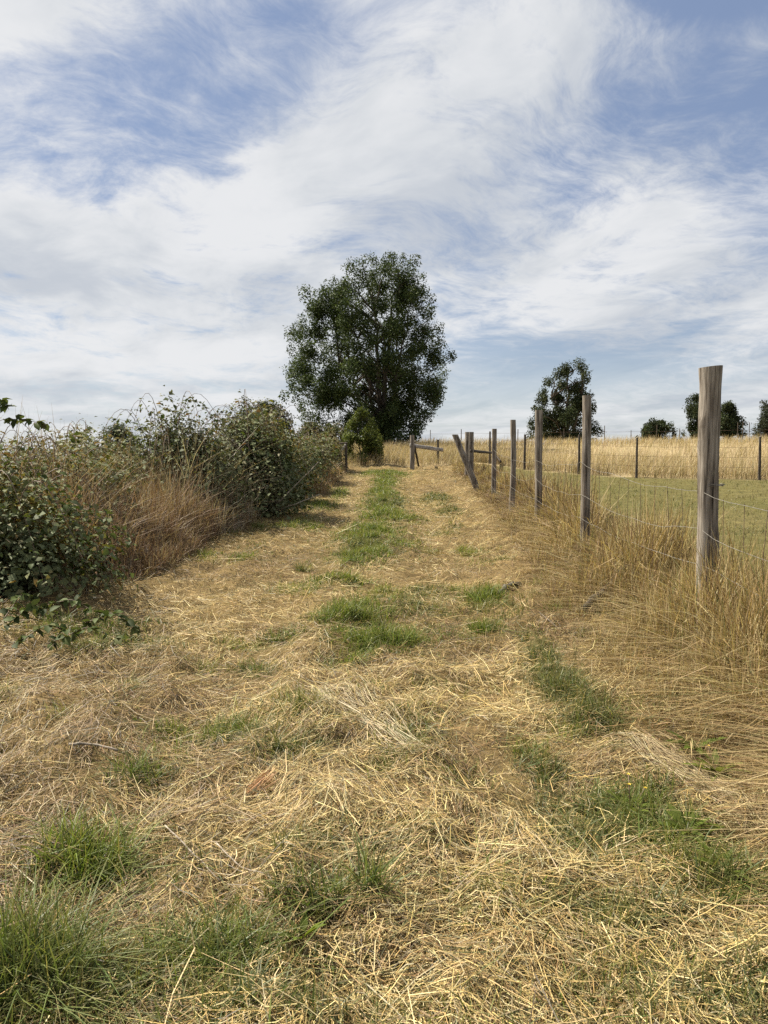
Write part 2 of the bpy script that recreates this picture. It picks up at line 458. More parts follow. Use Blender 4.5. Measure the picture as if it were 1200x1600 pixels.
# ------------------------------------------------------------------ mown straw, lying
def build_straw():
    bag = Bag()
    pale, gold, tanb, grey, brown, red = (.62, .495, .245), (.47, .340, .128), (.27, .182, .070), (.34, .280, .160), (.075, .053, .028), (.22, .130, .058)
    for n, y0, y1, segs in ((215000, 1.25, 6.5, 2), (135000, 6.0, 34, 1)):
        y = y0 * (y1 / y0) ** RNG.random(n)
        lo = -np.minimum(.66 * y + .9, 4.2); hi = np.minimum(.66 * y + .9, edge_r(y) + .35)
        x = lo + (hi - lo) * RNG.random(n)
        keep = (x > edge_l(y) - .35) & (RNG.random(n) > .88 * greenness(x, y)) & (RNG.random(n) < .35 + 1.6 * (fbm(x * 2.1, y * 2.1, 77, 3) - .22))
        x, y = x[keep], y[keep]; N = len(x)
        flow = (fbm(x * .55, y * .55, 61, 3) - .5) * 9 + (fbm(x * 2.5, y * 2.5, 66, 2) - .5) * 5
        a = flow + RNG.normal(0, .85, N)
        L = np.clip(RNG.lognormal(-2.55, .62, N), .02, .40)
        L = np.where(y > 6, L * .95, L * .95)
        lump = fbm(x * 1.5, y * 1.5, 3, 4)
        pitch = RNG.normal(0, .15, N) + RNG.exponential(.07, N)
        w = RNG.uniform(.0012, .0034, N) * np.maximum(1, y / 4.0) ** .5
        d = np.stack([np.cos(a) * np.cos(pitch), np.sin(a) * np.cos(pitch), np.sin(pitch)], 1)
        lay = RNG.random(N) ** 1.6 * .04
        S = segs + 1; t = np.linspace(-.5, .5, S)
        c0 = np.stack([x, y, np.zeros(N)], 1)
        bend = RNG.normal(0, .16, N)[:, None] * L[:, None] * (t ** 2 * 4 - .5)
        P = c0[:, None] + d[:, None] * (L[:, None] * t)[..., None]
        P[..., 0] -= np.sin(a)[:, None] * bend; P[..., 1] += np.cos(a)[:, None] * bend
        gnd = ground(P[..., 0], P[..., 1])
        P[..., 2] += gnd * .75 + gnd.mean(1, keepdims=True) * .25 + lay[:, None] + .006 - np.minimum(0, P[..., 2].min(1))[:, None] * .8
        roll = RNG.normal(0, .42, N)
        hs = np.stack([-np.sin(a), np.cos(a), np.zeros(N)], 1)
        side = unit(hs * np.cos(roll)[:, None] + np.array([0, 0, 1.]) * np.sin(roll)[:, None])
        br = .5 + 1.5 * (fbm(x * .8, y * .8, 71, 4) - .5) + .13 * sstep(-.3, -1.6, x) - .06 * sstep(6, 12, y) - .14 * np.exp(-((x - .85) / .5) ** 2) - .14 * sstep(5, 9, y) * np.exp(-((x + .95) / .5) ** 2)
        base_w = RNG.random(N)
        col = pick([pale, gold, tanb, grey], N, [.25, .33, .27, .15], .24)
        dk = base_w < np.clip((br - .34) * 1.9, .05, .80)
        col[dk] = pick([brown, red, tanb], dk.sum(), [.34, .33, .33], .22)
        gr = RNG.random(N) < .05 + .25 * greenness(x, y)
        col[gr] = pick([(.11, .12, .045), (.08, .095, .032), (.15, .145, .06)], gr.sum())
        prof = np.array([1, 1, .55])[:S] if S == 3 else np.array([1, .7])
        bag.add(*strips(P, side, w[:, None] * prof, col))
    o = link('mown_straw', bag.mesh('mown_straw', M_STRAW))
    tag(o, 'pale cut straw lying flat and tangled over the mown track', 'straw', kind='stuff')

    # short stubble that still stands between the cut stems
    n = 19000
    y = 1.3 * (30 / 1.3) ** RNG.random(n); hi = np.minimum(.66 * y + .9, edge_r(y) + .3); lo = -np.minimum(.66 * y + .9, 4.0)
    x = lo + (hi - lo) * RNG.random(n); k = (x > edge_l(y) - .2) & (fbm(x * 1.1, y * 1.1, 81) > .40); x, y = x[k], y[k]; N = len(x)
    b = Bag()
    b.add(*blades(np.stack([x, y], 1), RNG.uniform(.03, .11, N), RNG.uniform(.1, 1.4, N), RNG.uniform(0, 6.28, N), RNG.uniform(.0016, .003, N) * np.maximum(1, y / 4) ** .7,
                  pick([(.36, .27, .13), (.25, .175, .078), (.17, .14, .06), (.12, .14, .05)], N), 2))
    o = link('stubble', b.mesh('stubble', M_STRAW)); tag(o, 'short standing stubble among the cut straw on the track', 'stubble', kind='stuff')


build_straw()


def build_green():
    bag = Bag()
    for (px, py, rx, ry, h, n, tone), (cx, cy) in zip(PATCH, PXY):
        rx, ry = (rx * 1.3, ry * 1.3) if cy < 7 else (rx, ry)
        N = int(np.clip(n * 12500 * (rx * ry) ** .75 * (4.0 / max(cy, 2.0)) ** .35, 200, 6000))
        q = RNG.normal(0, .62, (N, 2)) * RNG.uniform(.6, 1.5, (N, 1)); x = cx + q[:, 0] * rx; y = cy + q[:, 1] * ry
        k = fbm(x * 5, y * 5, 91, 3) + .5 * (fbm(x * 1.6, y * 1.6, 92, 2) - .5) > .43 + RNG.normal(0, .05, N); x, y, q = x[k], y[k], q[k]; N = len(x)
        rr = np.clip(1 - .35 * (q ** 2).sum(1), .35, 1)
        hh = (h * 1.1 + .025) * rr * RNG.uniform(.45, 1.35, N)
        pal = [[(.130, .180, .030), (.175, .225, .044), (.085, .125, .026), (.25, .23, .075)],
               [(.078, .112, .030), (.105, .146, .038), (.145, .190, .045), (.20, .18, .07)],
               [(.105, .138, .044), (.082, .112, .042), (.16, .155, .062), (.27, .22, .10)]][tone]
        col = pick(pal, N, [.36, .30, .24, .10])
        bag.add(*blades(np.stack([x, y], 1), hh, RNG.gamma(2, .42, N), RNG.uniform(0, 6.28, N), RNG.uniform(.003, .0085, N) * max(1, cy / 5) ** .7, col, 3 if cy < 7 else 2, tip=(.34, .29, .11)))
    for _ in range(110):
        cy = 1.7 * (15 / 1.7) ** RNG.random(); cx = RNG.uniform(-min(.6 * cy + .4, 2.6), min(.6 * cy + .4, 1.7)); N = int(RNG.uniform(50, 190)); sp = RNG.uniform(.03, .10) * (1 + cy * .06)
        q = RNG.normal(0, sp, (N, 2)); pal = [[(.130, .180, .030), (.175, .215, .044), (.25, .23, .075)], [(.085, .118, .032), (.14, .165, .045), (.22, .19, .07)]][RNG.integers(2)]
        bag.add(*blades(np.stack([cx + q[:, 0], cy + q[:, 1]], 1), RNG.uniform(.05, .13) * RNG.uniform(.4, 1.3, N) + .015, RNG.gamma(2, .42, N), RNG.uniform(0, 6.28, N), RNG.uniform(.0028, .007, N) * max(1, cy / 5) ** .7, pick(pal, N), 2, tip=(.34, .29, .11)))
    # thin scattered green between
    n = 26000; y = 1.4 * (32 / 1.4) ** RNG.random(n); hi = np.minimum(.66 * y + .9, edge_r(y)); lo = -np.minimum(.66 * y + .9, 3.2)
    x = lo + (hi - lo) * RNG.random(n); k = fbm(x * 1.3, y * 1.3, 95) > .52; x, y = x[k], y[k]; N = len(x)
    bag.add(*blades(np.stack([x, y], 1), RNG.uniform(.03, .09, N), RNG.gamma(2, .45, N), RNG.uniform(0, 6.28, N), RNG.uniform(.0018, .004, N) * np.maximum(1, y / 5) ** .8,
                    pick([(.068, .09, .026), (.11, .12, .04), (.052, .068, .024)], N), 2))
    o = link('green_grass', bag.mesh('green_grass', M_GREEN)); tag(o, 'fresh green grass coming up in patches through the straw', 'grass', kind='stuff')


build_green()


def build_fence_grass():
    bag = Bag()
    n = 72000
    y = 2.2 * (34 / 2.2) ** RNG.random(n)
    wid = np.interp(y, [2, 6, 12, 20, 34], [1.7, 1.9, 1.7, 1.3, 1.8])
    f = RNG.random(n); x = edge_r(y) - .1 + f * wid
    k = fbm(x * 2.2, y * 2.2, 101, 3) > .30 + .12 * (f > .7); x, y, f, wid = x[k], y[k], f[k], wid[k]; N = len(x)
    dist = x - edge_r(y)
    h = (.13 + .50 * sstep(0, .8, dist)) * (.12 + 1.7 * fbm(x * 1.7, y * 1.7, 105, 3)) * RNG.uniform(.55, 1.25, N) * np.clip(1.12 - .55 * np.clip(x - 2.35, 0, None), .22, 1)
    h *= np.interp(y, [2, 4, 6, 9, 14, 34], [1.15, 1.15, 1.2, 1.25, 1.3, 1.25])
    flat = RNG.random(N) < .30 * (1 - sstep(.3, .9, dist)) + .08
    lean = np.where(flat, RNG.uniform(1.0, 2.0, N), RNG.gamma(2, .16, N))
    az = np.where(flat, RNG.normal(3.5, .8, N), RNG.uniform(0, 6.28, N) + 0)
    redn = fbm(x * .8, y * .5, 109, 3)
    col = pick([(.40, .295, .140), (.50, .40, .215), (.28, .195, .092), (.17, .118, .06)], N, [.34, .28, .24, .14], .2)
    rd = RNG.random(N) < np.clip((redn - .42) * 2.6, 0, .7) * sstep(6, 9, y)
    col[rd] = pick([(.19, .118, .066), (.25, .165, .098), (.13, .08, .046)], rd.sum())
    gr = RNG.random(N) < .05; col[gr] = pick([(.16, .18, .06), (.11, .13, .05)], gr.sum())
    w = RNG.uniform(.0022, .0042, N) * np.maximum(1, y / 4.5) ** .75
    bag.add(*blades(np.stack([x, y], 1), h, lean, az, w, col, 3, head=[1, .85, 1.35, .15]))
    # matted thatch at the foot of the standing grass
    n = 34000; y = 2.2 * (32 / 2.2) ** RNG.random(n); x = edge_r(y) - .25 + RNG.random(n) * 1.5; N = n
    bag.add(*blades(np.stack([x, y], 1), RNG.uniform(.06, .20, N), RNG.uniform(.8, 2.0, N), (fbm(x * .9, y * .9, 131, 2) - .5) * 9 + RNG.normal(3.0, 1.0, N), RNG.uniform(.002, .0042, N) * np.maximum(1, y / 4.5) ** .75,
                    pick([(.33, .245, .115), (.24, .165, .075), (.15, .10, .05)], N), 2))
    o = link('tall_dry_grass', bag.mesh('tall_dry_grass', M_DRY)); tag(o, 'tall golden dry grass standing along the wire fence', 'dry grass', kind='stuff')


build_fence_grass()


def build_fields():
    # mown green pasture
    n = 40000; y = 4.5 * (36 / 4.5) ** RNG.random(n); x = 3.1 + RNG.random(n) ** 1.1 * np.maximum(.75 * y - 1.5, 1.5)
    k = y < row2(x) - .05; x, y = x[k], y[k]; N = len(x)
    yel = .5 + 1.6 * (fbm(x * .45, y * .45, 44) - .5) + RNG.normal(0, .12, N)
    col = np.where((yel > .54)[:, None], pick([(.18, .15, .055), (.14, .125, .045), (.24, .18, .08)], N), pick([(.085, .10, .028), (.11, .12, .036), (.065, .08, .024)], N))
    b = Bag(); b.add(*blades(np.stack([x, y], 1), RNG.uniform(.03, .085, N) * (.5 + 1.3 * fbm(x * 1.1, y * 1.1, 46, 3)), RNG.gamma(2, .4, N), RNG.uniform(0, 6.28, N), RNG.uniform(.004, .008, N) * np.maximum(1, y / 9) ** .9, col, 1))
    o = link('pasture_grass', b.mesh('pasture_grass', M_GREEN)); tag(o, 'short grazed green grass of the pasture beyond the wire fence', 'pasture', kind='stuff')
    # tall straw-coloured field up to the crest
    b = Bag()
    n = 30000; x = 2.6 + RNG.random(n) * 30; y = row2(x) + .1 + RNG.random(n) ** 1.7 * 9; x = x - .0
    n2 = 26000; y2 = 36 + 34 * RNG.random(n2); x2 = -6 + RNG.random(n2) * (y2 * .85 + 10)
    n3 = 14000; y3 = 33.6 + RNG.random(n3) * 14; x3 = -2.2 + RNG.random(n3) * 7.5
    x = np.concatenate([x, x2, x3]); y = np.concatenate([y, y2, y3])
    k = (y > np.where(x > 3.9, row2(x), 33.2)) & (fbm(x * .9, y * .9, 121, 2) > .25); x, y = x[k], y[k]; N = len(x)
    h = RNG.uniform(.40, .80, N) * (.45 + 1.0 * fbm(x * .6, y * .6, 123, 4))
    bnd = fbm(x * .25, y * .5, 127, 3)
    col = pick([(.42, .33, .19), (.50, .41, .255), (.35, .27, .15), (.25, .185, .10)], N, [.36, .28, .24, .12], .12) * (.8 + .4 * bnd)[:, None]
    dk = (RNG.random(N) < .5 * np.exp(-((y - row2(x)) / .5) ** 2)); col[dk] = pick([(.17, .13, .06), (.13, .12, .05), (.22, .15, .08)], dk.sum())
    h[dk] *= .7
    b.add(*blades(np.stack([x, y], 1), h, RNG.gamma(2, .2, N), RNG.normal(.2, 1.3, N), RNG.uniform(.007, .012, N) * (y / 30) ** .8, col, 2, head=[1, 1.1, .25]))
    o = link('field_grass', b.mesh('field_grass', M_DRY)); tag(o, 'tall straw-coloured grass of the field rising to the crest', 'field', kind='stuff')


build_fields()

# ------------------------------------------------------------------ posts and fences
def post_mesh(name, top, bot_r, top_r, mat, sides=20, rings=34, seed=0, bend=.0, flare=None, crack=True, lean=(0, 0), slant=.0):
    """a debarked log from .35 m below its base to the height `top`; irregular section, drying cracks, knots"""
    r_ = np.random.default_rng(seed)
    zs = np.concatenate([np.linspace(-.35, 0, 3)[:-1], np.linspace(0, top, rings)])
    an = np.arange(sides) * 2 * np.pi / sides
    A, Z = np.meshgrid(an, zs); tt = np.clip(Z / top, 0, 1)
    rad = bot_r + (top_r - bot_r) * tt
    ph = r_.uniform(0, 6.28, 6)
    rad = rad * (1 + .07 * np.sin(2 * A + ph[0] + Z * .8) + .04 * np.sin(3 * A + ph[1] - Z * 1.3) + .035 * np.sin(Z * 5 + ph[2] + A) + .02 * np.sin(Z * 13 + 2 * A + ph[3]))
    rad *= 1 + .035 * (fbm(A * 3 + seed, Z * 1.2, seed + 3, 3) - .5) * 2
    if crack:
        for c in range(3):
            a0 = r_.uniform(0, 6.28) if c else 4.9
            z0, z1 = sorted(r_.uniform(-.1, top + .2, 2)); dz = np.clip((Z - z0) / .12, 0, 1) * np.clip((z1 - Z) / .12, 0, 1)
            da = np.abs((A - a0 - .10 * np.sin(Z * 2.2 + c) + np.pi) % (2 * np.pi) - np.pi)
            rad -= rad * .24 * dz * np.exp(-(da / .15) ** 2)
    for kz, ka, kr in [(r_.uniform(.3, .9) * top, r_.uniform(0, 6.28), .16) for _ in range(3)]:
        da = np.abs((A - ka + np.pi) % (2 * np.pi) - np.pi)
        rad *= 1 + kr * np.exp(-(da / .4) ** 2 - ((Z - kz) / .05) ** 2)
    if flare: rad *= 1 + flare * np.exp(-((top - Z) / .11) ** 2) * (.25 + .75 * np.clip(-np.cos(A), 0, 1) ** 2)
    x = rad * np.cos(A) + bend * np.sin(np.pi * tt) + lean[0] * Z; y = rad * np.sin(A) + lean[1] * Z
    Zt = Z + slant * (np.cos(A) * rad) * sstep(.94, 1, tt)
    V = np.stack([x, y, Zt], -1).reshape(-1, 3); n = len(zs)
    i = np.arange(n - 1)[:, None] * sides; j = np.arange(sides)[None]; k = (j + 1) % sides
    Q = np.stack([i + j, i + k, i + sides + k, i + sides + j], -1).reshape(-1, 4)
    m = len(V); ctop = V[-sides:].mean(0) + [0, 0, -.004]; V = np.vstack([V, V[-sides:], ctop]); e = m; m += sides
    hf = np.arange(0, sides, 2)
    Q = np.vstack([Q, np.stack([e + hf, e + hf + 1, e + (hf + 2) % sides, np.full_like(hf, m)], 1)])
    m_ = mesh_np(name, V, Q, mat, None, False); sm = np.ones(len(Q), bool); sm[-len(hf):] = False
    m_.polygons.foreach_set('use_smooth', sm); return m_


def wire_mesh(name, pts, r, mat, sides=4):
    V, Q = tube(pts, r, sides, cap=False); return mesh_np(name, V, Q, mat)


def main_fence():
    spec = [  # px of post, distance, px of top y, width m, seed, extras
        (None, 2.35, None, .15, 3, {}), (1110, 5.65, 573, .140, 11, dict(flare=.24, bend=-.012, slant=.10, lean=(-.013, 0))), (916, 9.1, 618, .112, 23, dict(lean=(0, .01))),
        (842, 11.9, 641, .115, 31, dict(lean=(-.008, 0))), (800.5, 14.4, 656, .110, 47, dict(bend=.02, lean=(.006, 0))), (772, 17.6, 670, .105, 53, dict(lean=(0, 0)))]
    root = thing('wire_fence', 'weathered round timber posts with sagging wire netting beside the mown track', 'fence', (2.4, 2.35, gz(2.4, 2.35)))
    RL = np.array(root.location); tops = []
    labels = [None, 'thick split post with a flared sawn top', None, None, 'knotty crooked post', None]
    for (px, y, ty, w, sd, kw), lb in zip(spec, labels):
        if px is None: x, zt = 2.42, 2.15
        else:
            x = (px - 600) / F_PX * y * math.cos(PITCH); zt = at(px, ty, y)[2]
        g = gz(x, y); top = zt - g
        if 'lean' in kw: x -= kw['lean'][0] * top * .5
        me = post_mesh('post', top, w * .54, w * .48, M_POST, 26 if y < 7 else 16, 46 if y < 7 else 26, sd, **kw)
        o = link('post', me, root, np.array([x, y, g]) - RL)
        if lb: o['label'] = lb
        tops.append((x, y, g, w))
    # line wires on the track side of the posts, with slack; then the upright stay wires
    P = np.array(tops)
    def wire_path(hgt, sag, seed, off):
        out = []
        for i in range(len(P) - 1):
            a, b = P[i], P[i + 1]; t = np.linspace(0, 1, 15)[:-1] if i < len(P) - 2 else np.linspace(0, 1, 15)
            x = a[0] + (b[0] - a[0]) * t - .5 * (a[3] + (b[3] - a[3]) * t) - off; y = a[1] + (b[1] - a[1]) * t
            za, zb = a[2] + hgt * (1 + .05 * math.sin(i * 2.1 + seed)), b[2] + hgt * (1 + .05 * math.sin((i + 1) * 2.1 + seed))
            z = za + (zb - za) * t - sag * 4 * t * (1 - t) + (vnoise(t * 9 + seed, t * 0 + i, 5) - .5) * .035
            out.append(np.stack([x, y, z], 1))
        return np.concatenate(out)
    WH = [1.10, .80, .52, .28]; paths = []
    for i, h in enumerate(WH):
        p = wire_path(h, .05 + .03 * (i % 2), 3 + i * 5, .006); paths.append(p)
        link('line_wire', wire_mesh('line_wire', p - RL, .0017, M_WIRE), root)
    for y in np.arange(3.0, 17.4, .33):
        xs = [np.interp(y, p[:, 1], p[:, 0]) for p in paths]; zs = [np.interp(y, p[:, 1], p[:, 2]) for p in paths]
        pts = np.stack([np.array(xs) + RNG.normal(0, .012, 4), y + RNG.normal(0, .014, 4), np.array(zs)], 1)
        pts[0, 2] += .012
        link('stay_wire', wire_mesh('stay_wire', pts - RL, .0020, M_RUST), root)
    # twisted tie round the big post
    x, y, g, w = P[1]; an = np.linspace(0, 13, 40)
    pt = np.stack([x + .004 + .083 * np.cos(an), y + .083 * np.sin(an), g + 1.10 + .012 * np.sin(an * .5) + an * .0012], 1)
    link('wire_tie', wire_mesh('wire_tie', pt - RL, .0026, M_WIRE), root)


main_fence()


def simple_fence(name, label, posts, wires, r, mat, wr):
    """posts: list of (x, y, height)"""
    root = thing(name, label, 'fence', (posts[0][0], posts[0][1], gz(posts[0][0], posts[0][1]))); RL = np.array(root.location)
    pr = []
    for i, (x, y, h) in enumerate(posts):
        g = gz(x, y); pr.append((x, y, g))
        me = post_mesh('post', h, r * RNG.uniform(.9, 1.15), r * RNG.uniform(.75, .95), mat, 8, 8, 200 + i, crack=False, lean=(RNG.normal(0, .012), 0))
        link('post', me, root, np.array([x, y, g]) - RL)
    pr = np.array(pr)
    for hw in wires:
        pts = []
        for i in range(len(pr) - 1):
            t = np.linspace(0, 1, 6)[:-1]; q = pr[i] + (pr[i + 1] - pr[i]) * t[:, None]; q[:, 2] += hw - .03 * 4 * t * (1 - t); pts.append(q)
        pts.append(pr[-1:] + [[0, 0, hw]]); pts = np.concatenate(pts); pts[:, 1] -= r
        link('line_wire', wire_mesh('line_wire', pts - RL, wr, M_RUST), root)


def _px(px, y): return (px - 600) / F_PX * y
simple_fence('field_fence', 'thin dark posts with wire between green pasture and straw field', [(_px(765, 35), 35, 1.45)] +
             [(_px(px, y), y, h) for px, y, h in ((819, 32, 1.45), (904, 29.4, 1.5), (994, 28.1, 1.45), (1093, 27.5, 1.45), (1186, 27.0, 1.5))] + [(15.3, 26.6, 1.45), (17.6, 26.4, 1.45)],
             (.45, .8, 1.15), .05, M_POST2, .004)
simple_fence('crest_fence', 'far thin stakes along the crest of the straw field', [(_px(px, 63), 63, h) for px, h in
             ((672, 1.3), (720, 1.35), (808, 1.3), (880, 1.3), (943, 1.5), (984, 1.1), (1024, 1.5), (1060, 1.2), (1100, 1.4), (1150, 1.6), (1158, 1.7), (1168, 1.6), (1220, 1.5))], (1.0,), .035, M_POST2, .006)


def bar(name, a, b, r, mat, parent, squash=1.0, n=8, seed=0):
    """a rough pole or plank from a to b (world), placed under parent"""
    a, b = np.array(a, float), np.array(b, float); t = np.linspace(0, 1, n)[:, None]
    P = a + (b - a) * t; P[1:-1] += np.random.default_rng(seed).normal(0, r * .12, (n - 2, 3))
    V, Q = tube(P - a, r * (1 + .08 * np.sin(np.arange(n) * 1.7 + seed)), 8)
    if squash != 1.0:
        d = unit(b - a); nrm = unit(np.cross(d, [0, 0, 1.])); V = V - np.outer(V @ nrm, nrm) * (1 - squash)
    return link(name, mesh_np(name, V, Q, mat), parent, a - np.array(parent.location))


def gates():
    # left end of the old barrier: stout post, grey rail, dark post
    x, y = _px(644, 32), 32; g = gz(x, y)
    root = thing('rail_barrier', 'short grey rail between a stout post and a thin dark post past the track', 'barrier', (x, y, g))
    link('post', post_mesh('post', at(644, 680, 32)[2] - g, .095, .09, M_POST, 12, 14, 71, crack=False), root)
    x2, y2 = _px(684, 35), 35; g2 = gz(x2, y2)
    link('post', post_mesh('post', at(684, 687, 35)[2] - g2, .06, .05, M_POST2, 10, 10, 72, crack=False), root, np.array([x2, y2, g2]) - np.array(root.location))
    bar('rail', at(641, 696, 31.88), at(692, 703, 35.4), .085, M_RAIL, root, .35, seed=1)
    bar('brace', at(648, 697, 32), at(654, 728, 32.6), .045, M_POST2, root, seed=2)
    # right end: two posts side by side and a dark rail to the field fence
    x, y = _px(729, 26), 26; g = gz(x, y)
    root = thing('rail_barrier', 'twin upright posts carrying a thin dark rail behind the leaning post', 'barrier', (x, y, g))
    link('post', post_mesh('post', at(729, 675, 26)[2] - g, .075, .07, M_POST, 12, 14, 73, crack=False), root)
    x2 = _px(735.5, 26.3); g2 = gz(x2, 26.3)
    link('post', post_mesh('post', at(735.5, 675, 26.3)[2] - g2, .095, .085, M_POST, 12, 14, 74, crack=False), root, np.array([x2, 26.3, g2]) - np.array(root.location))
    bar('rail', at(736, 704.5, 26.2), at(770, 707.5, 34.9), .055, M_POST2, root, seed=3)
    bar('brace', at(772, 708, 34.6), at(782, 722, 33.8), .05, M_POST2, root, seed=4)
    # the leaning post
    b = np.array([*hit(746, 768), 0]); b[2] = gz(b[0], b[1]); yb = b[1]
    tp = at(711, 679, yb + .1)
    root = thing('leaning_post', 'round timber post leaning far over towards the track', 'post', tuple(b))
    d = tp - b; h = d[2]
    me = post_mesh('log', h, .088, .085, M_POST, 14, 16, 81, lean=(d[0] / h, d[1] / h)); link('log', me, root)
    # little post on the bramble side
    x, y = _px(541, 31), 31; g = gz(x, y)
    root = thing('gate_post', 'thin old gate post with a pale diagonal brace beside the brambles', 'post', (x, y, g))
    link('log', post_mesh('log', at(541, 691, 31)[2] - g, .055, .05, M_POST2, 10, 12, 91, crack=False), root)
    bar('cross_piece', at(530, 693, 31), at(543, 692, 30.94), .035, M_POST2, root, seed=5)
    bar('brace', at(540, 694, 30.92), at(533, 706, 30.9), .035, M_RAIL, root, seed=6)


gates()

# ------------------------------------------------------------------ trees
def leaf_quads(C, N_, L, W, col, fold=.18):
    """one folded diamond per leaf: centre C, normal N_, length L, width W"""
    n = len(C); r = RNG.normal(size=(n, 3)); d = unit(np.cross(N_, r)); s = np.cross(N_, d)
    b = C - d * (L * .5)[:, None]; tp = C + d * (L * .5)[:, None] - N_ * (L * .12)[:, None]
    l = C - s * (W * .5)[:, None] + N_ * (W * fold)[:, None] - d * (L * .08)[:, None]; r2 = C + s * (W * .5)[:, None] + N_ * (W * fold)[:, None] - d * (L * .08)[:, None]
    V = np.stack([b, r2, tp, l], 1).reshape(-1, 3); Q = np.arange(n * 4).reshape(n, 4)
    return V, Q, np.repeat(col, 4, 0)


def tree(name, label, outline, y, base_px, stems, nclump, leaves, lsize, pal, crad, group=None, cat='tree', low=(), hole=0.0):
    """outline: (py, left px, right px) rows of the crown read off the photograph, at the distance y"""
    o = np.array(outline, float); o = o[np.argsort(o[:, 0])]
    zt = np.array([at(600, p, y)[2] for p in o[:, 0]]); xl, xr = _px(o[:, 1], y), _px(o[:, 2], y)
    zt, xl, xr = zt[::-1], xl[::-1], xr[::-1]
    bx = _px(base_px, y); g = gz(bx, y)
    root = thing(name, label, cat, (bx, y, g), group); RL = np.array(root.location)
    zlo, zhi = zt[0], zt[-1]
    cz = []; 
    zs = np.linspace(zlo, zhi, 200); wd = np.interp(zs, zt, xr - xl); p = np.maximum(wd, .15) ** 1.5; p /= p.sum()
    # boughs first, each a loose cluster of clumps, so that gaps open between them
    per = 4
    while len(cz) < nclump:
        z = RNG.choice(zs, p=p); a, b = np.interp(z, zt, xl), np.interp(z, zt, xr); rb = crad * RNG.uniform(1.0, 1.6)
        hw = max((b - a) / 2 - rb * .6, .05); th = RNG.uniform(0, 6.28); rr = RNG.random() ** .40
        bc = np.array([(a + b) / 2 + hw * rr * math.cos(th), y + hw * .85 * rr * math.sin(th), z])
        for _ in range(per if RNG.random() < .55 else 1):
            q = bc + unit(RNG.normal(size=3)) * rb * RNG.random() ** .5 * [.85, .85, .75]; rc = crad * RNG.uniform(.45, 1.05)
            q[2] = min(max(q[2], zlo + rc * .3), zhi - rc * .5); a2, b2 = np.interp(q[2], zt, xl), np.interp(q[2], zt, xr)
            if b2 - a2 > rc * 1.2: q[0] = min(max(q[0], a2 + rc * .55), b2 - rc * .55)
            else: q[0] = (a2 + b2) / 2
            cz.append((*q, rc))
    for z in np.linspace(zlo + crad * .4, zhi - crad * .5, int((zhi - zlo) / crad * 2.0)):      # sprays that carry the outline
        a, b = np.interp(z, zt, xl), np.interp(z, zt, xr)
        for sgn in (-1, 1):
            if RNG.random() < .88 and b - a > crad:
                rc = crad * RNG.uniform(.5, 1.0); cz.append((a + rc * .6 if sgn < 0 else b - rc * .6, y + RNG.normal(0, .25) * (b - a), z + RNG.normal(0, crad * .3), rc))
    for l0, l1, p0, p1, k in low:        # foliage that hangs down to the ground
        for _ in range(k): cz.append((_px(RNG.uniform(l0, l1), y), y + RNG.uniform(-2.2, 1.0), at(600, RNG.uniform(p0, p1), y)[2], crad * RNG.uniform(.6, 1.0)))
    cz = np.array(cz)
    # leaves: small sprays round each clump, denser on its outside
    nl = leaves; ci = RNG.choice(len(cz), nl, p=cz[:, 3] ** 2 / (cz[:, 3] ** 2).sum())
    u = unit(RNG.normal(size=(nl, 3))); rad = RNG.random(nl) ** .45
    Cc = cz[ci, :3] + u * (rad * cz[ci, 3])[:, None] * [1.0, 1.0, 1.1]
    Nn = unit(u * .7 + RNG.normal(size=(nl, 3)) * .7 + [0, 0, .45])
    tone = RNG.normal(1, .16, len(cz))[ci]
    col = pick(pal, nl) * tone[:, None]
    L = lsize * RNG.uniform(.6, 1.35, nl)
    b = Bag(); b.add(*leaf_quads(Cc - RL, Nn, L, L * RNG.uniform(.4, .62, nl), np.clip(col, .004, .9)))
    # bristling shoots that roughen the outline
    ns = nl // 9; ci = RNG.choice(len(cz), ns); u = unit(RNG.normal(size=(ns, 3)) + [0, 0, .7])
    P0 = cz[ci, :3] + u * (cz[ci, 3] * RNG.uniform(.85, 1.2, ns))[:, None]
    P0 = np.repeat(P0, 3, 0) + RNG.normal(0, lsize * .5, (ns * 3, 3)); n3 = len(P0)
    L = lsize * RNG.uniform(.5, 1.1, n3); b.add(*leaf_quads(P0 - RL, unit(RNG.normal(size=(n3, 3))), L, L * .45, pick(pal, n3)))
    link('crown', b.mesh('crown', M_LEAF), root)
    # trunk and limbs: stems fan out and each clump hangs on a limb
    tb = Bag(); hh = zhi - zlo
    ends = []
    for sx, top, r0 in stems:
        e = np.array([_px(sx, y), y + RNG.normal(0, .2), zlo + hh * top]); s = np.array([bx + (e[0] - bx) * .12, y, g - .3]); t = np.linspace(0, 1, 9)[:, None]
        P = s + (e - s) * t; P[:, 0] += (bx - P[:, 0]) * .35 * (1 - t[:, 0]) * t[:, 0] * 2; P[1:-1] += RNG.normal(0, r0 * .35, (7, 3))
        tb.add(*tube(P - RL, r0 * (1 - .8 * t[:, 0]), 8)); ends.append(P)
    for k in RNG.choice(len(cz), min(len(cz), 90), replace=False):
        c = cz[k, :3]; P = ends[RNG.integers(len(ends))]; i = np.argmin(np.abs(P[:, 2] - (c[2] - .35 * np.linalg.norm(c[:2] - P[4, :2]) - .2 * hh * .3)))
        s = P[i]; t = np.linspace(0, 1, 6)[:, None]; q = s + (c - s) * t; q[:, 2] += np.sin(t[:, 0] * np.pi) * .10 * np.linalg.norm(c - s); q[1:-1] += RNG.normal(0, .04 * np.linalg.norm(c - s) * .5, (4, 3))
        r0 = stems[0][2] * .28; tb.add(*tube(q - RL, r0 * (1 - .8 * t[:, 0]), 5, cap=False))
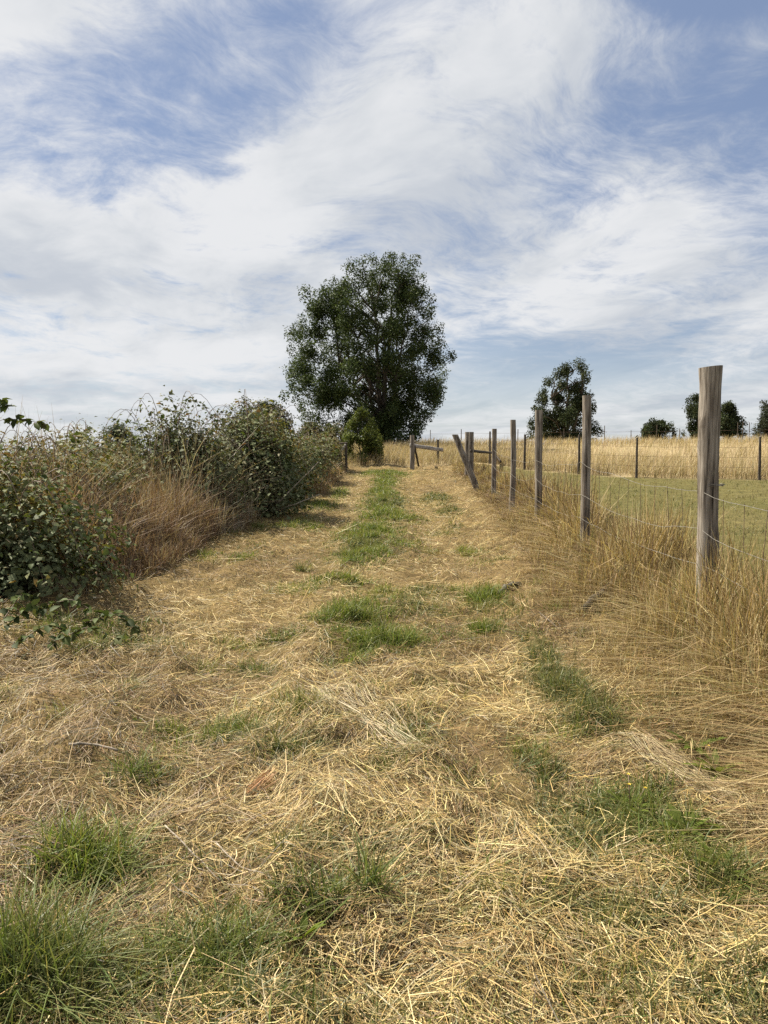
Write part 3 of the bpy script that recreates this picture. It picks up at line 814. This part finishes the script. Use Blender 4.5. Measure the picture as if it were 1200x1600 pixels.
    link('trunk', tb.mesh('trunk', M_BARK, True), root)
    return root


DARK = [(.046, .068, .024), (.062, .088, .030), (.032, .048, .018), (.082, .108, .038)]
DARK2 = [(.036, .050, .022), (.048, .062, .027), (.027, .037, .018), (.062, .072, .034)]
tree('broadleaf_tree', 'big dense dark green tree standing alone at the end of the track',
     [(399, 590, 622), (408, 572, 636), (420, 546, 650), (440, 531, 655), (452, 512, 668), (478, 488, 681), (500, 480, 672), (513, 466, 672), (524, 465, 686), (540, 462, 688),
      (556, 452, 706), (575, 449, 704), (590, 450, 700), (605, 455, 688), (625, 456, 687), (640, 464, 678), (655, 478, 668), (670, 535, 656), (688, 560, 653)],
     50, 598, ((585, .70, .24), (612, .78, .24), (560, .55, .18), (636, .6, .18), (530, .42, .13), (600, .6, .16)), 860, 92000, .148, DARK, .56, hole=.22, low=((575, 652, 640, 690, 60),))
tree('broadleaf_tree', 'tall one-sided dark tree standing alone on the crest of the field',
     [(565, 886, 896), (570, 878, 907), (583, 868, 912), (598, 853, 912), (612, 843, 913), (628, 836, 922), (640, 832, 926), (655, 833, 922), (668, 832, 930), (676, 831, 936), (684, 831, 926), (692, 832, 920)],
     74, 888, ((884, .85, .3), (860, .55, .2), (905, .6, .2)), 150, 16000, .22, DARK2, .60)
tree('round_bush', 'low rounded dark bush on the crest, the smallest there', [(659, 1018, 1038), (664, 1008, 1046), (672, 1000, 1052), (680, 997, 1058), (690, 997, 1058)], 76, 1028, ((1020, .7, .15), (1036, .7, .15)), 64, 6500, .21, DARK2, .46, cat='bush')
tree('broadleaf_tree', 'upright dark tree half hidden behind the thick flared fence post', [(619, 1082, 1094), (630, 1072, 1103), (640, 1071, 1108), (655, 1076, 1108), (668, 1074, 1108), (684, 1077, 1110)], 76, 1094, ((1090, .8, .2), (1100, .7, .18)), 84, 8500, .21, DARK2, .50)
tree('broadleaf_tree', 'wide dark tree on the crest just past the flared post, with a sloping right side', [(632, 1128, 1138), (642, 1122, 1146), (655, 1118, 1153), (668, 1116, 1158), (684, 1114, 1154)], 77, 1136, ((1132, .8, .2), (1142, .7, .18)), 80, 8000, .21, DARK2, .50)
tree('broadleaf_tree', 'grey-green spreading tree beyond the three close stakes on the crest', [(630, 1192, 1206), (640, 1186, 1220), (652, 1178, 1226), (663, 1174, 1232), (672, 1176, 1230), (684, 1184, 1224)], 78, 1202, ((1198, .8, .2), (1210, .7, .18)), 80, 7500, .21, [(.05, .06, .04), (.07, .08, .055), (.04, .046, .033)], .55, hole=.36)
tree('broadleaf_tree', 'hazy rounded tree far away, seen over the dip in the bramble hedge', [(665, 176, 192), (672, 168, 202), (682, 162, 208), (700, 160, 214), (716, 160, 214)], 95, 186, ((184, .8, .25),), 60, 4500, .30, [(.07, .085, .06), (.09, .105, .075)], .8)
tree('broadleaf_tree', 'low grey-green tree showing just above the top of the bramble hedge', [(634, 398, 428), (640, 376, 440), (648, 366, 450), (665, 360, 456), (690, 362, 456)], 40, 410, ((400, .7, .15), (425, .7, .15)), 90, 8000, .15, [(.06, .07, .045), (.085, .095, .06), (.045, .055, .035)], .5)
tree('leafy_shrub', 'bright yellow-green shrub in front of the big tree', [(642, 562, 567), (650, 553, 574), (660, 545, 586), (672, 540, 590), (684, 537, 596), (700, 540, 598), (722, 545, 596)], 34.5, 568, ((556, .7, .04), (566, .8, .04), (580, .6, .04)), 90, 7500, .10, [(.115, .145, .030), (.09, .115, .026), (.155, .175, .038), (.06, .075, .022)], .24, cat='shrub')
tree('leafy_shrub', 'low grey-green shrub between the bramble hedge and the big tree', [(664, 480, 505), (670, 474, 530), (682, 470, 545), (700, 470, 545), (722, 474, 540)], 37, 508, ((495, .7, .06), (522, .6, .06)), 90, 9000, .12, [(.085, .10, .04), (.11, .12, .05), (.06, .075, .03), (.15, .12, .07)], .34, cat='shrub')

# ------------------------------------------------------------------ bramble hedge
GREENB = [(.060, .084, .022), (.086, .112, .030), (.040, .056, .017), (.125, .130, .038)]
YELB = [(.145, .142, .038), (.185, .165, .046), (.10, .11, .032), (.20, .135, .05)]
GREYB = [(.095, .102, .050), (.13, .13, .072), (.07, .077, .038), (.165, .135, .08)]


def leaf_mesh(name, L, W, col, mat, n=5, droop=.25):
    """one toothed leaf blade with a folded midrib, base at the origin, pointing along +X"""
    t = np.linspace(0, 1, n + 1); w = W * np.sin(np.pi * t ** .75) ** .8 * .5; w[-1] = W * .02; w[0] = W * .06
    w *= 1 + .10 * np.where(np.arange(n + 1) % 2, 1, -1)
    z = -droop * L * t ** 2; V = []
    for i in range(n + 1): V += [(L * t[i], -w[i], z[i] + w[i] * .35), (L * t[i], 0, z[i]), (L * t[i], w[i], z[i] + w[i] * .35)]
    Q = []
    for i in range(n): a = i * 3; Q += [(a, a + 3, a + 4, a + 1), (a + 1, a + 4, a + 5, a + 2)]
    return mesh_np(name, np.array(V), np.array(Q), mat, np.tile(np.array(col), (len(V), 1)))


LEAFM = [leaf_mesh('leaf', .085, .062, c, M_BRAMBLE) for c in (GREENB[0], GREENB[2], GREENB[1], GREENB[0], YELB[2])]


def bramble(label, x, y, rx, ry, h, nl, lsize, pals, canes=14, big=0, group='bramble bushes along the track', seed=0, topcanes=5, x_in=None):
    g = float(base(np.array([x]), np.array([y]))[0])
    root = thing('bramble_bush', label, 'bramble', (x, y, g), group); rg = np.random.default_rng(seed + 500)
    b = Bag()
    # uneven mound: a handful of overlapping humps
    nh = 9; hx = rg.uniform(-.50, .50, nh) * rx; hy = rg.uniform(-.50, .50, nh) * ry; hr = rg.uniform(.42, .72, nh); hh = h * rg.uniform(.70, 1.0, nh) * (1 - .18 * ((hx / rx) ** 2 + (hy / ry) ** 2)); hh[0] = h; hx[0] = hy[0] = 0
    k = rg.choice(nh, nl); th = rg.uniform(0, 6.283, nl); ph = np.arcsin(rg.random(nl) ** .8); rr = rg.random(nl) ** .28
    lump = .72 + .56 * fbm(th * 2.6 + k * 7, ph * 3.6, 400 + seed, 3)
    ux, uy, uz = np.cos(th) * np.cos(ph), np.sin(th) * np.cos(ph), np.sin(ph)
    C = np.stack([hx[k] + ux * rr * lump * hr[k] * rx, hy[k] + uy * rr * lump * hr[k] * ry, uz * rr * lump * hh[k]], 1)
    N_ = unit(np.stack([ux * .6, uy * .6, uz * .5 + .5], 1) + rg.normal(size=(nl, 3)) * .40)
    pm = fbm(C[:, 0] * 1.4 + seed, C[:, 2] * 1.4 + C[:, 1], 410 + seed, 2); pal_i = np.clip((pm * 1.6 - .3 + rg.normal(0, .12, nl)) * len(pals), 0, len(pals) - 1).astype(int)
    col = np.zeros((nl, 3))
    for i, pl in enumerate(pals):
        q = pal_i == i; col[q] = pick(pl, q.sum())
    dead = rg.random(nl) < .06; col[dead] = pick([(.20, .12, .06), (.26, .18, .10)], dead.sum())
    L = lsize * np.clip(rg.lognormal(-.05, .35, nl), .4, 1.9)
    b.add(*leaf_quads(C, N_, L, L * rg.uniform(.55, .8, nl), col))
    link('foliage', b.mesh('foliage', M_BRAMBLE), root)['kind'] = 'stuff'
    # arching canes; those that rise clear of the mound carry a row of leaves
    cb = Bag(); lb = Bag()
    for i in range(canes + topcanes):
        top = i >= canes; a = rg.uniform(0, 6.28); q = rg.integers(nh); s = np.array([hx[q] * .5, hy[q] * .5, 0.]); reach = rg.uniform(.7, 1.05)
        e = np.array([hx[q] + math.cos(a) * reach * hr[q] * rx * 1.5, hy[q] + math.sin(a) * reach * hr[q] * ry * 1.5, rg.uniform(.1, .6) * h])
        t = np.linspace(0, 1, 14)[:, None]; P = s + (e - s) * t; P[:, 2] += np.sin(np.pi * t[:, 0] ** .8) * (hh[q] * (.85 if not top else rg.uniform(.60, .76)))
        if top: P = P[:12]; P[:, :2] += rg.normal(0, .012, (12, 2))
        cb.add(*tube(P, np.linspace(.006, .002, len(P)), 4, cap=False))
        if top:
            nn = 52; ti = rg.uniform(.35, 1, nn) * (len(P) - 1); Pi = np.stack([np.interp(ti, np.arange(len(P)), P[:, c]) for c in range(3)], 1) + rg.normal(0, .035, (nn, 3))
            L = lsize * rg.uniform(.6, 1.25, nn); lb.add(*leaf_quads(Pi, unit(rg.normal(size=(nn, 3)) + [0, 0, .5]), L, L * .65, pick(pals[rg.integers(len(pals))], nn)))
    link('canes', cb.mesh('canes', M_CANE), root)['kind'] = 'stuff'
    if lb.n: link('cane_leaves', lb.mesh('cane_leaves', M_BRAMBLE), root)['kind'] = 'stuff'
    # the largest leaves one by one, on the side of the track
    for i in range(big):
        q = rg.integers(nh); th = rg.uniform(-1.9, .8); ph = math.asin(rg.random() ** .9)
        p = (hx[q] + math.cos(th) * math.cos(ph) * hr[q] * rx * 1.05, hy[q] + math.sin(th) * math.cos(ph) * hr[q] * ry * 1.05, max(.05, math.sin(ph) * hh[q] * 1.03))
        o = link('leaf', LEAFM[rg.integers(5)], root, p); s = rg.uniform(.6, 1.05)
        o.scale = (s, s, s); o.rotation_euler = (rg.normal(0, .5), rg.uniform(-.5, .9), th + rg.normal(0, .9))
    return root


BROWNB = [(.20, .15, .085), (.16, .135, .07), (.25, .19, .11)]
BR = [  # label, x, y, rx, ry, h, leaves, size, palettes, canes, single leaves, seed, top canes
    ('dark leafy bramble mound by the low bramble runners, with a shaded foot', -4.00, 7.5, 1.40, 1.15, 1.52, 12000, .055, [GREENB, GREENB, YELB], 26, 230, 1, 3),
    ('yellowing bramble mound beside the tall red-brown weeds', -4.45, 9.6, 1.40, 1.3, 1.50, 9500, .058, [GREYB, YELB, BROWNB, GREENB], 26, 60, 2, 6),
    ('thin bramble mound with yellow-green leaves behind the red-brown weeds', -4.7, 11.2, 1.4, 1.3, 1.62, 11000, .068, [YELB, GREENB, BROWNB], 20, 0, 3, 5),
    ('tall grey-green bramble thicket above the tall red-brown weeds', -3.85, 13.2, 1.45, 1.3, 2.10, 17000, .068, [GREYB, GREENB, GREYB, GREENB], 30, 0, 4, 6),
    ('largest dark bramble thicket, bulging out over the mown track', -2.75, 15.0, 1.25, 1.5, 2.15, 21000, .068, [GREENB, GREENB, GREYB, YELB], 30, 0, 5, 6),
    ('bramble thicket with yellow-green top next to the largest thicket', -2.75, 17.8, 1.2, 1.5, 2.20, 14000, .075, [GREENB, YELB, GREENB], 18, 0, 6, 4),
    ('brown-tinged bramble bush farther along the hedge', -2.5, 21.0, 1.0, 1.8, 1.80, 8000, .08, [GREENB, BROWNB, GREENB], 16, 0, 7, 3),
    ('dry tangled bramble bush just before the gate post', -2.4, 25.0, .95, 2.1, 1.72, 7500, .085, [BROWNB, GREENB, YELB], 16, 0, 8, 3),
    ('bramble bush behind the thin gate post', -2.7, 31.0, 1.3, 2.3, 1.65, 6500, .095, [GREENB, YELB, BROWNB], 12, 0, 9, 2),
    ('bramble bush at the back of the hedge behind the yellowing mound', -6.2, 9.2, 1.7, 1.8, 1.50, 6500, .075, [GREYB, YELB, BROWNB], 12, 0, 10, 4),
    ('bramble bush at the back of the hedge beside the tall thicket', -5.6, 14.6, 1.6, 1.9, 1.75, 6500, .08, [GREYB, GREENB], 12, 0, 11, 3)]
for lb, x, y, rx, ry, h, nl, ls, pals, cn, big, sd, tc in BR:
    bramble(lb, x, y, rx, ry, h, nl, ls, pals, cn, big, seed=sd, topcanes=tc)


def build_weeds():
    """tall dry weeds and grass against the foot of the hedge"""
    b = Bag()
    for n, (x0, x1), (y0, y1), hh, pal in (
            (15000, (-4.0, -2.5), (8.2, 13.4), 1.10, [(.23, .15, .09), (.29, .20, .13), (.165, .10, .062), (.36, .285, .195)]),
            (5000, (-3.3, -2.3), (12.3, 14.6), .60, [(.25, .16, .09), (.33, .24, .14), (.36, .30, .20)]),
            (5000, (-2.1, -1.55), (20, 32), .75, [(.30, .21, .11), (.24, .155, .085), (.36, .27, .15)]),
            (3500, (-3.3, -2.6), (7.2, 8.8), .45, [(.34, .29, .20), (.27, .19, .11), (.20, .14, .08)]),
            (2600, (-5.5, -3.6), (7.0, 14), 1.55, [(.27, .18, .11), (.33, .25, .16)]),
            (2600, (-4.4, -2.3), (11.5, 17.5), 1.75, [(.30, .25, .18), (.22, .17, .12), (.38, .33, .25)])):
        x = x0 + (x1 - x0) * RNG.random(n); y = y0 + (y1 - y0) * RNG.random(n)
        k = (fbm(x * 2.5, y * 2.5, 140, 2) > .30) & (x < edge_l(y) + .25); x, y = x[k], y[k]; N = len(x)
        inn = sstep(.2, -.7, x - edge_l(y))
        h = hh * (.28 + .72 * inn) * RNG.uniform(.40, 1.15, N) * (.25 + 1.3 * fbm(x * 1.6, y * 1.6, 143, 3))
        bag = blades(np.stack([x, y], 1), h, np.where(RNG.random(N) < .2, RNG.uniform(.5, 1.5, N), RNG.gamma(2, .17, N)), RNG.uniform(0, 6.28, N), RNG.uniform(.004, .008, N) * np.maximum(1, y / 11) ** .8, pick(pal, N, None, .2), 3, head=[.8, .8, 1.25, .2])
        b.add(*bag)
    o = link('dry_weeds', b.mesh('dry_weeds', M_DRY)); tag(o, 'tall red-brown dry weeds against the foot of the bramble hedge', 'dry weeds', kind='stuff')


build_weeds()

# ------------------------------------------------------------------ small things
def cane_with_leaves(name, label, pts, nleaf, size, cat, group=None, r=.004, seed=0, lm=None):
    rg = np.random.default_rng(seed); P = np.array(pts, float)
    root = thing(name, label, cat, tuple(P[0]), group)
    t = np.linspace(0, 1, 14) * (len(P) - 1); Q_ = np.stack([np.interp(t, np.arange(len(P)), P[:, c]) for c in range(3)], 1) - P[0]
    V, Q = tube(Q_, np.linspace(r, r * .5, 14), 5); link('cane', mesh_np('cane', V, Q, M_CANE), root)
    for i in range(nleaf):
        u = (i + rg.random() * .6) / nleaf * 13; p = [np.interp(u, np.arange(14), Q_[:, c]) for c in range(3)]
        for k in range(3):
            o = link('leaf', (lm or LEAFM)[rg.integers(len(lm or LEAFM))], root, p); s = size * rg.uniform(.75, 1.2); o.scale = (s,) * 3
            o.rotation_euler = (rg.normal(0, .4), rg.normal(0.1, .4), i * 2.4 + (k - 1) * 1.0 + rg.normal(0, .2))
    return root


def gp(px, py, up=.0):
    x, y = hit(px, py); return np.array([x, y, gz(x, y) + up])


# arching shoots high at the left
yb = 7.0
cane_with_leaves('bramble_shoot', 'long bramble shoot arching highest against the sky', [at(-110, 760, yb), at(-60, 660, yb), at(-20, 612, yb), at(8, 628, yb), at(14, 640, yb)], 12, .95, 'bramble shoot', 'bramble shoots above the hedge', seed=5)
cane_with_leaves('bramble_shoot', 'bramble shoot with pale leaves reaching out sideways over the hedge', [at(-90, 760, yb), at(-50, 690, yb), at(0, 655, yb), at(38, 655, yb), at(74, 664, yb)], 15, .95, 'bramble shoot', 'bramble shoots above the hedge', seed=6)
cane_with_leaves('bramble_shoot', 'slim bramble shoot sticking out over the dip beside the far rounded tree', [at(235, 690, 12.4), at(215, 662, 12.4), at(190, 656, 12.4), at(164, 652, 12.4)], 6, 1.0, 'bramble shoot', 'bramble shoots above the hedge', seed=7)
# runners on the ground by the near mound
for i, (px, py, px2, py2, lb) in enumerate(((10, 1000, 90, 990, 'low bramble runner hugging the foot of the shaded mound'), (20, 1030, 130, 1020, 'bramble runner with broad leaves curling over the straw between two others'),
                                            (60, 965, 170, 985, 'bramble runner creeping out from the shaded mound'), (130, 1000, 225, 1005, 'bramble runner tip reaching farthest onto the mown straw'),
                                            (120, 905, 195, 890, 'upright young bramble sprig at the foot of the yellowing mound'), (5, 985, 60, 950, 'short bramble runner tucked against the shaded mound'), (75, 1035, 200, 1030, 'bramble runner lying farthest from the hedge on the straw'),
                                            (190, 870, 196, 800, 'leafy bramble sprig standing among the red-brown weeds'))):
    a, b_ = gp(px, py, .07), gp(px2, py2, .09)
    if i == 7: b_ = a + [0.05, 0, .5]
    cane_with_leaves('bramble_runner', lb, [a, (a + b_) / 2 + [0, 0, .12], b_], 10, .9, 'bramble', 'bramble runners on the straw', seed=20 + i)

ROS = [leaf_mesh('leaf', .10, .030, c, M_ROSETTE, 6, .28) for c in ((.115, .155, .026), (.15, .185, .034), (.09, .115, .024))]


def rosette(label, px, py, n, size, seed, flowers=0):
    rg = np.random.default_rng(seed); p = gp(px, py, .02)
    root = thing('broadleaf_weed', label, 'weed', tuple(p), 'broad-leaved weeds beside the track')
    for i in range(n):
        a = i * 2.4 + rg.normal(0, .25); o = link('leaf', ROS[rg.integers(3)], root, (.012 * math.cos(a), .012 * math.sin(a), .004 * (n - i) / n))
        s = size * rg.uniform(.7, 1.2); o.scale = (s,) * 3; o.rotation_euler = (rg.normal(0, .25), -rg.uniform(.15, .95), a)
    for i in range(flowers):
        h = rg.uniform(.10, .17); a = rg.uniform(0, 6.28); e = np.array([.07 * math.cos(a), .07 * math.sin(a), h])
        V, Q = tube(np.linspace([0, 0, 0], e, 4), .0018, 4); st = link('flower_stalk', mesh_np('flower_stalk', V, Q, M_CANE), root)
        an = np.arange(10) * 2 * np.pi / 10; rr = np.where(np.arange(10) % 2, .004, .012)
        V = np.vstack([np.stack([rr * np.cos(an), rr * np.sin(an), np.full(10, .003)], 1), [[0, 0, 0]]]); hf = np.arange(0, 10, 2)
        link('flower_head', mesh_np('flower_head', V, np.stack([hf, hf + 1, (hf + 2) % 10, np.full(5, 10)], 1), M_FLOWER), st, tuple(e))


for i, a in enumerate((('bright green broad-leaved weed at the edge of the tall dry grass', 1085, 1185, 15, 1.3, 41, 0), ('lush broad-leaved weed beside the flattened straw swath', 1120, 1222, 16, 1.3, 42, 1),
                       ('pale green leaf rosette below the flattened straw swath', 1128, 1362, 16, 1.15, 43, 0), ('dark green weed clump with small yellow flowers', 985, 1262, 16, 1.1, 44, 3),
                       ('small broad-leaved weed next to the yellow-flowered clump', 1030, 1175, 10, .8, 45, 0), ('spreading green weed beyond the pale leaf rosette', 1075, 1310, 14, 1.1, 46, 0),
                       ('broad grass-like weed in the fresh tuft on the bramble side', 470, 1480, 9, .8, 47, 0))):
    rosette(*a)


def stick(name, label, pts, r0, r1, mat, cat='stick', seed=0, group=None):
    P = np.array(pts, float); rg = np.random.default_rng(seed); t = np.linspace(0, 1, 10) * (len(P) - 1)
    Q_ = np.stack([np.interp(t, np.arange(len(P)), P[:, c]) for c in range(3)], 1); Q_[1:-1] += rg.normal(0, r0 * .35, (8, 3))
    V, Q = tube(Q_ - P[0], np.linspace(r0, r1, 10) * (1 + .1 * rg.normal(size=10)), 7 if len(P) < 0 else 8)
    return tag(link(name, mesh_np(name, V, Q, mat), None, tuple(P[0])), label, cat, group)


stick('fallen_stick', 'dark rotten branch lying half buried in the dry grass by the fence', [gp(912, 974, .10), gp(945, 950, .17), gp(978, 923, .22)], .034, .026, M_STICK, seed=1)
stick('fallen_stick', 'short pale stripped stick lying on the brown straw', [gp(108, 1193, .035), gp(150, 1191, .04), gp(188, 1194, .035)], .007, .005, M_PALE, seed=2)
stick('fallen_stick', 'long grey dead branch leaning out of the largest bramble thicket', [gp(405, 806, .02), at(440, 780, 14.2), at(497, 722, 14.6)], .016, .007, M_PALE, seed=3)
stick('fallen_stick', 'thin grey dead branch under the largest bramble thicket', [gp(412, 808, .02), at(455, 790, 14.0), at(500, 772, 14.4)], .013, .006, M_PALE, seed=4)
stick('dry_cane', 'long pale dry cane slanting across the red-brown weeds', [at(116, 788, 8.6), at(165, 810, 8.4), gp(240, 846, .05)], .006, .004, M_PALE, seed=5)
stick('dry_stalk', 'pale straw stalk lying across the fresh green tuft', [gp(258, 1300, .07), gp(300, 1345, .06), gp(345, 1385, .04)], .0035, .002, M_PALE, seed=6)
stick('dry_stalk', 'pale straw stalk lying apart on the straw beyond the green tuft', [gp(338, 1330, .06), gp(375, 1365, .05), gp(412, 1402, .04)], .003, .002, M_PALE, seed=7)
stick('fallen_stick', 'weathered grey stump piece beside a green grass clump', [gp(782, 926, .0), gp(795, 920, .02), gp(812, 912, .015)], .03, .02, M_STUMP, seed=8)

# stiff reddish bunch of cut stems
p = gp(388, 1240, .02); n = 60
d = unit(np.stack([RNG.normal(.75, .12, n), RNG.normal(.25, .15, n), RNG.normal(.55, .10, n)], 1)); P = np.zeros((n, 3, 3)); s0 = RNG.normal(0, .014, (n, 3))
for k, tt in enumerate((0, .5, 1)): P[:, k] = s0 + d * (RNG.uniform(.10, .16, n) * tt)[:, None]
V, Q, C = strips(P, unit(RNG.normal(size=(n, 3))), np.full((n, 3), .003), pick([(.42, .22, .09), (.34, .17, .07), (.48, .30, .14)], n))
tag(link('stem_bunch', mesh_np('stem_bunch', V, Q, M_STRAW, C), None, tuple(p)), 'small stiff bunch of reddish cut stems in the straw', 'stems', kind=None)

# the pale flattened swath by the weeds and the grey one mid-track: straw combed one way
def swath(label, a, b_, width, n, pal):
    A, B = gp(*a), gp(*b_); u = RNG.random(n); v = RNG.normal(0, .4, n) * width; d = unit((B - A)[None])[0]; s = np.array([-d[1], d[0], 0])
    c = A + (B - A) * u[:, None] + s * v[:, None]; L = RNG.uniform(.15, .5, n); ang = RNG.normal(0, .14, n); dd = d * np.cos(ang)[:, None] + s * np.sin(ang)[:, None]
    P = np.stack([c - dd * L[:, None] / 2, c, c + dd * L[:, None] / 2], 1); P[..., 2] = ground(P[..., 0], P[..., 1]) + RNG.uniform(.02, .05, n)[:, None]; P[:, [0, 2], 2] -= .012
    V, Q, C = strips(P, unit(s[None] + RNG.normal(0, .3, (n, 3))), np.full((n, 3), .0028) * RNG.uniform(.7, 1.3, (n, 1)), pick(pal, n))
    tag(link('straw_swath', mesh_np('straw_swath', V, Q, M_STRAW, C)), label, 'straw', kind='stuff')


swath('pale straw combed flat in one direction beside the broad-leaved weeds', (1010, 1170), (1230, 1320), .12, 1500, [(.44, .36, .21), (.36, .285, .16), (.28, .21, .12)])
swath('greyish straw combed flat along the middle of the track', (510, 1080), (660, 1200), .20, 380, [(.40, .34, .21), (.33, .27, .165), (.48, .40, .25)])
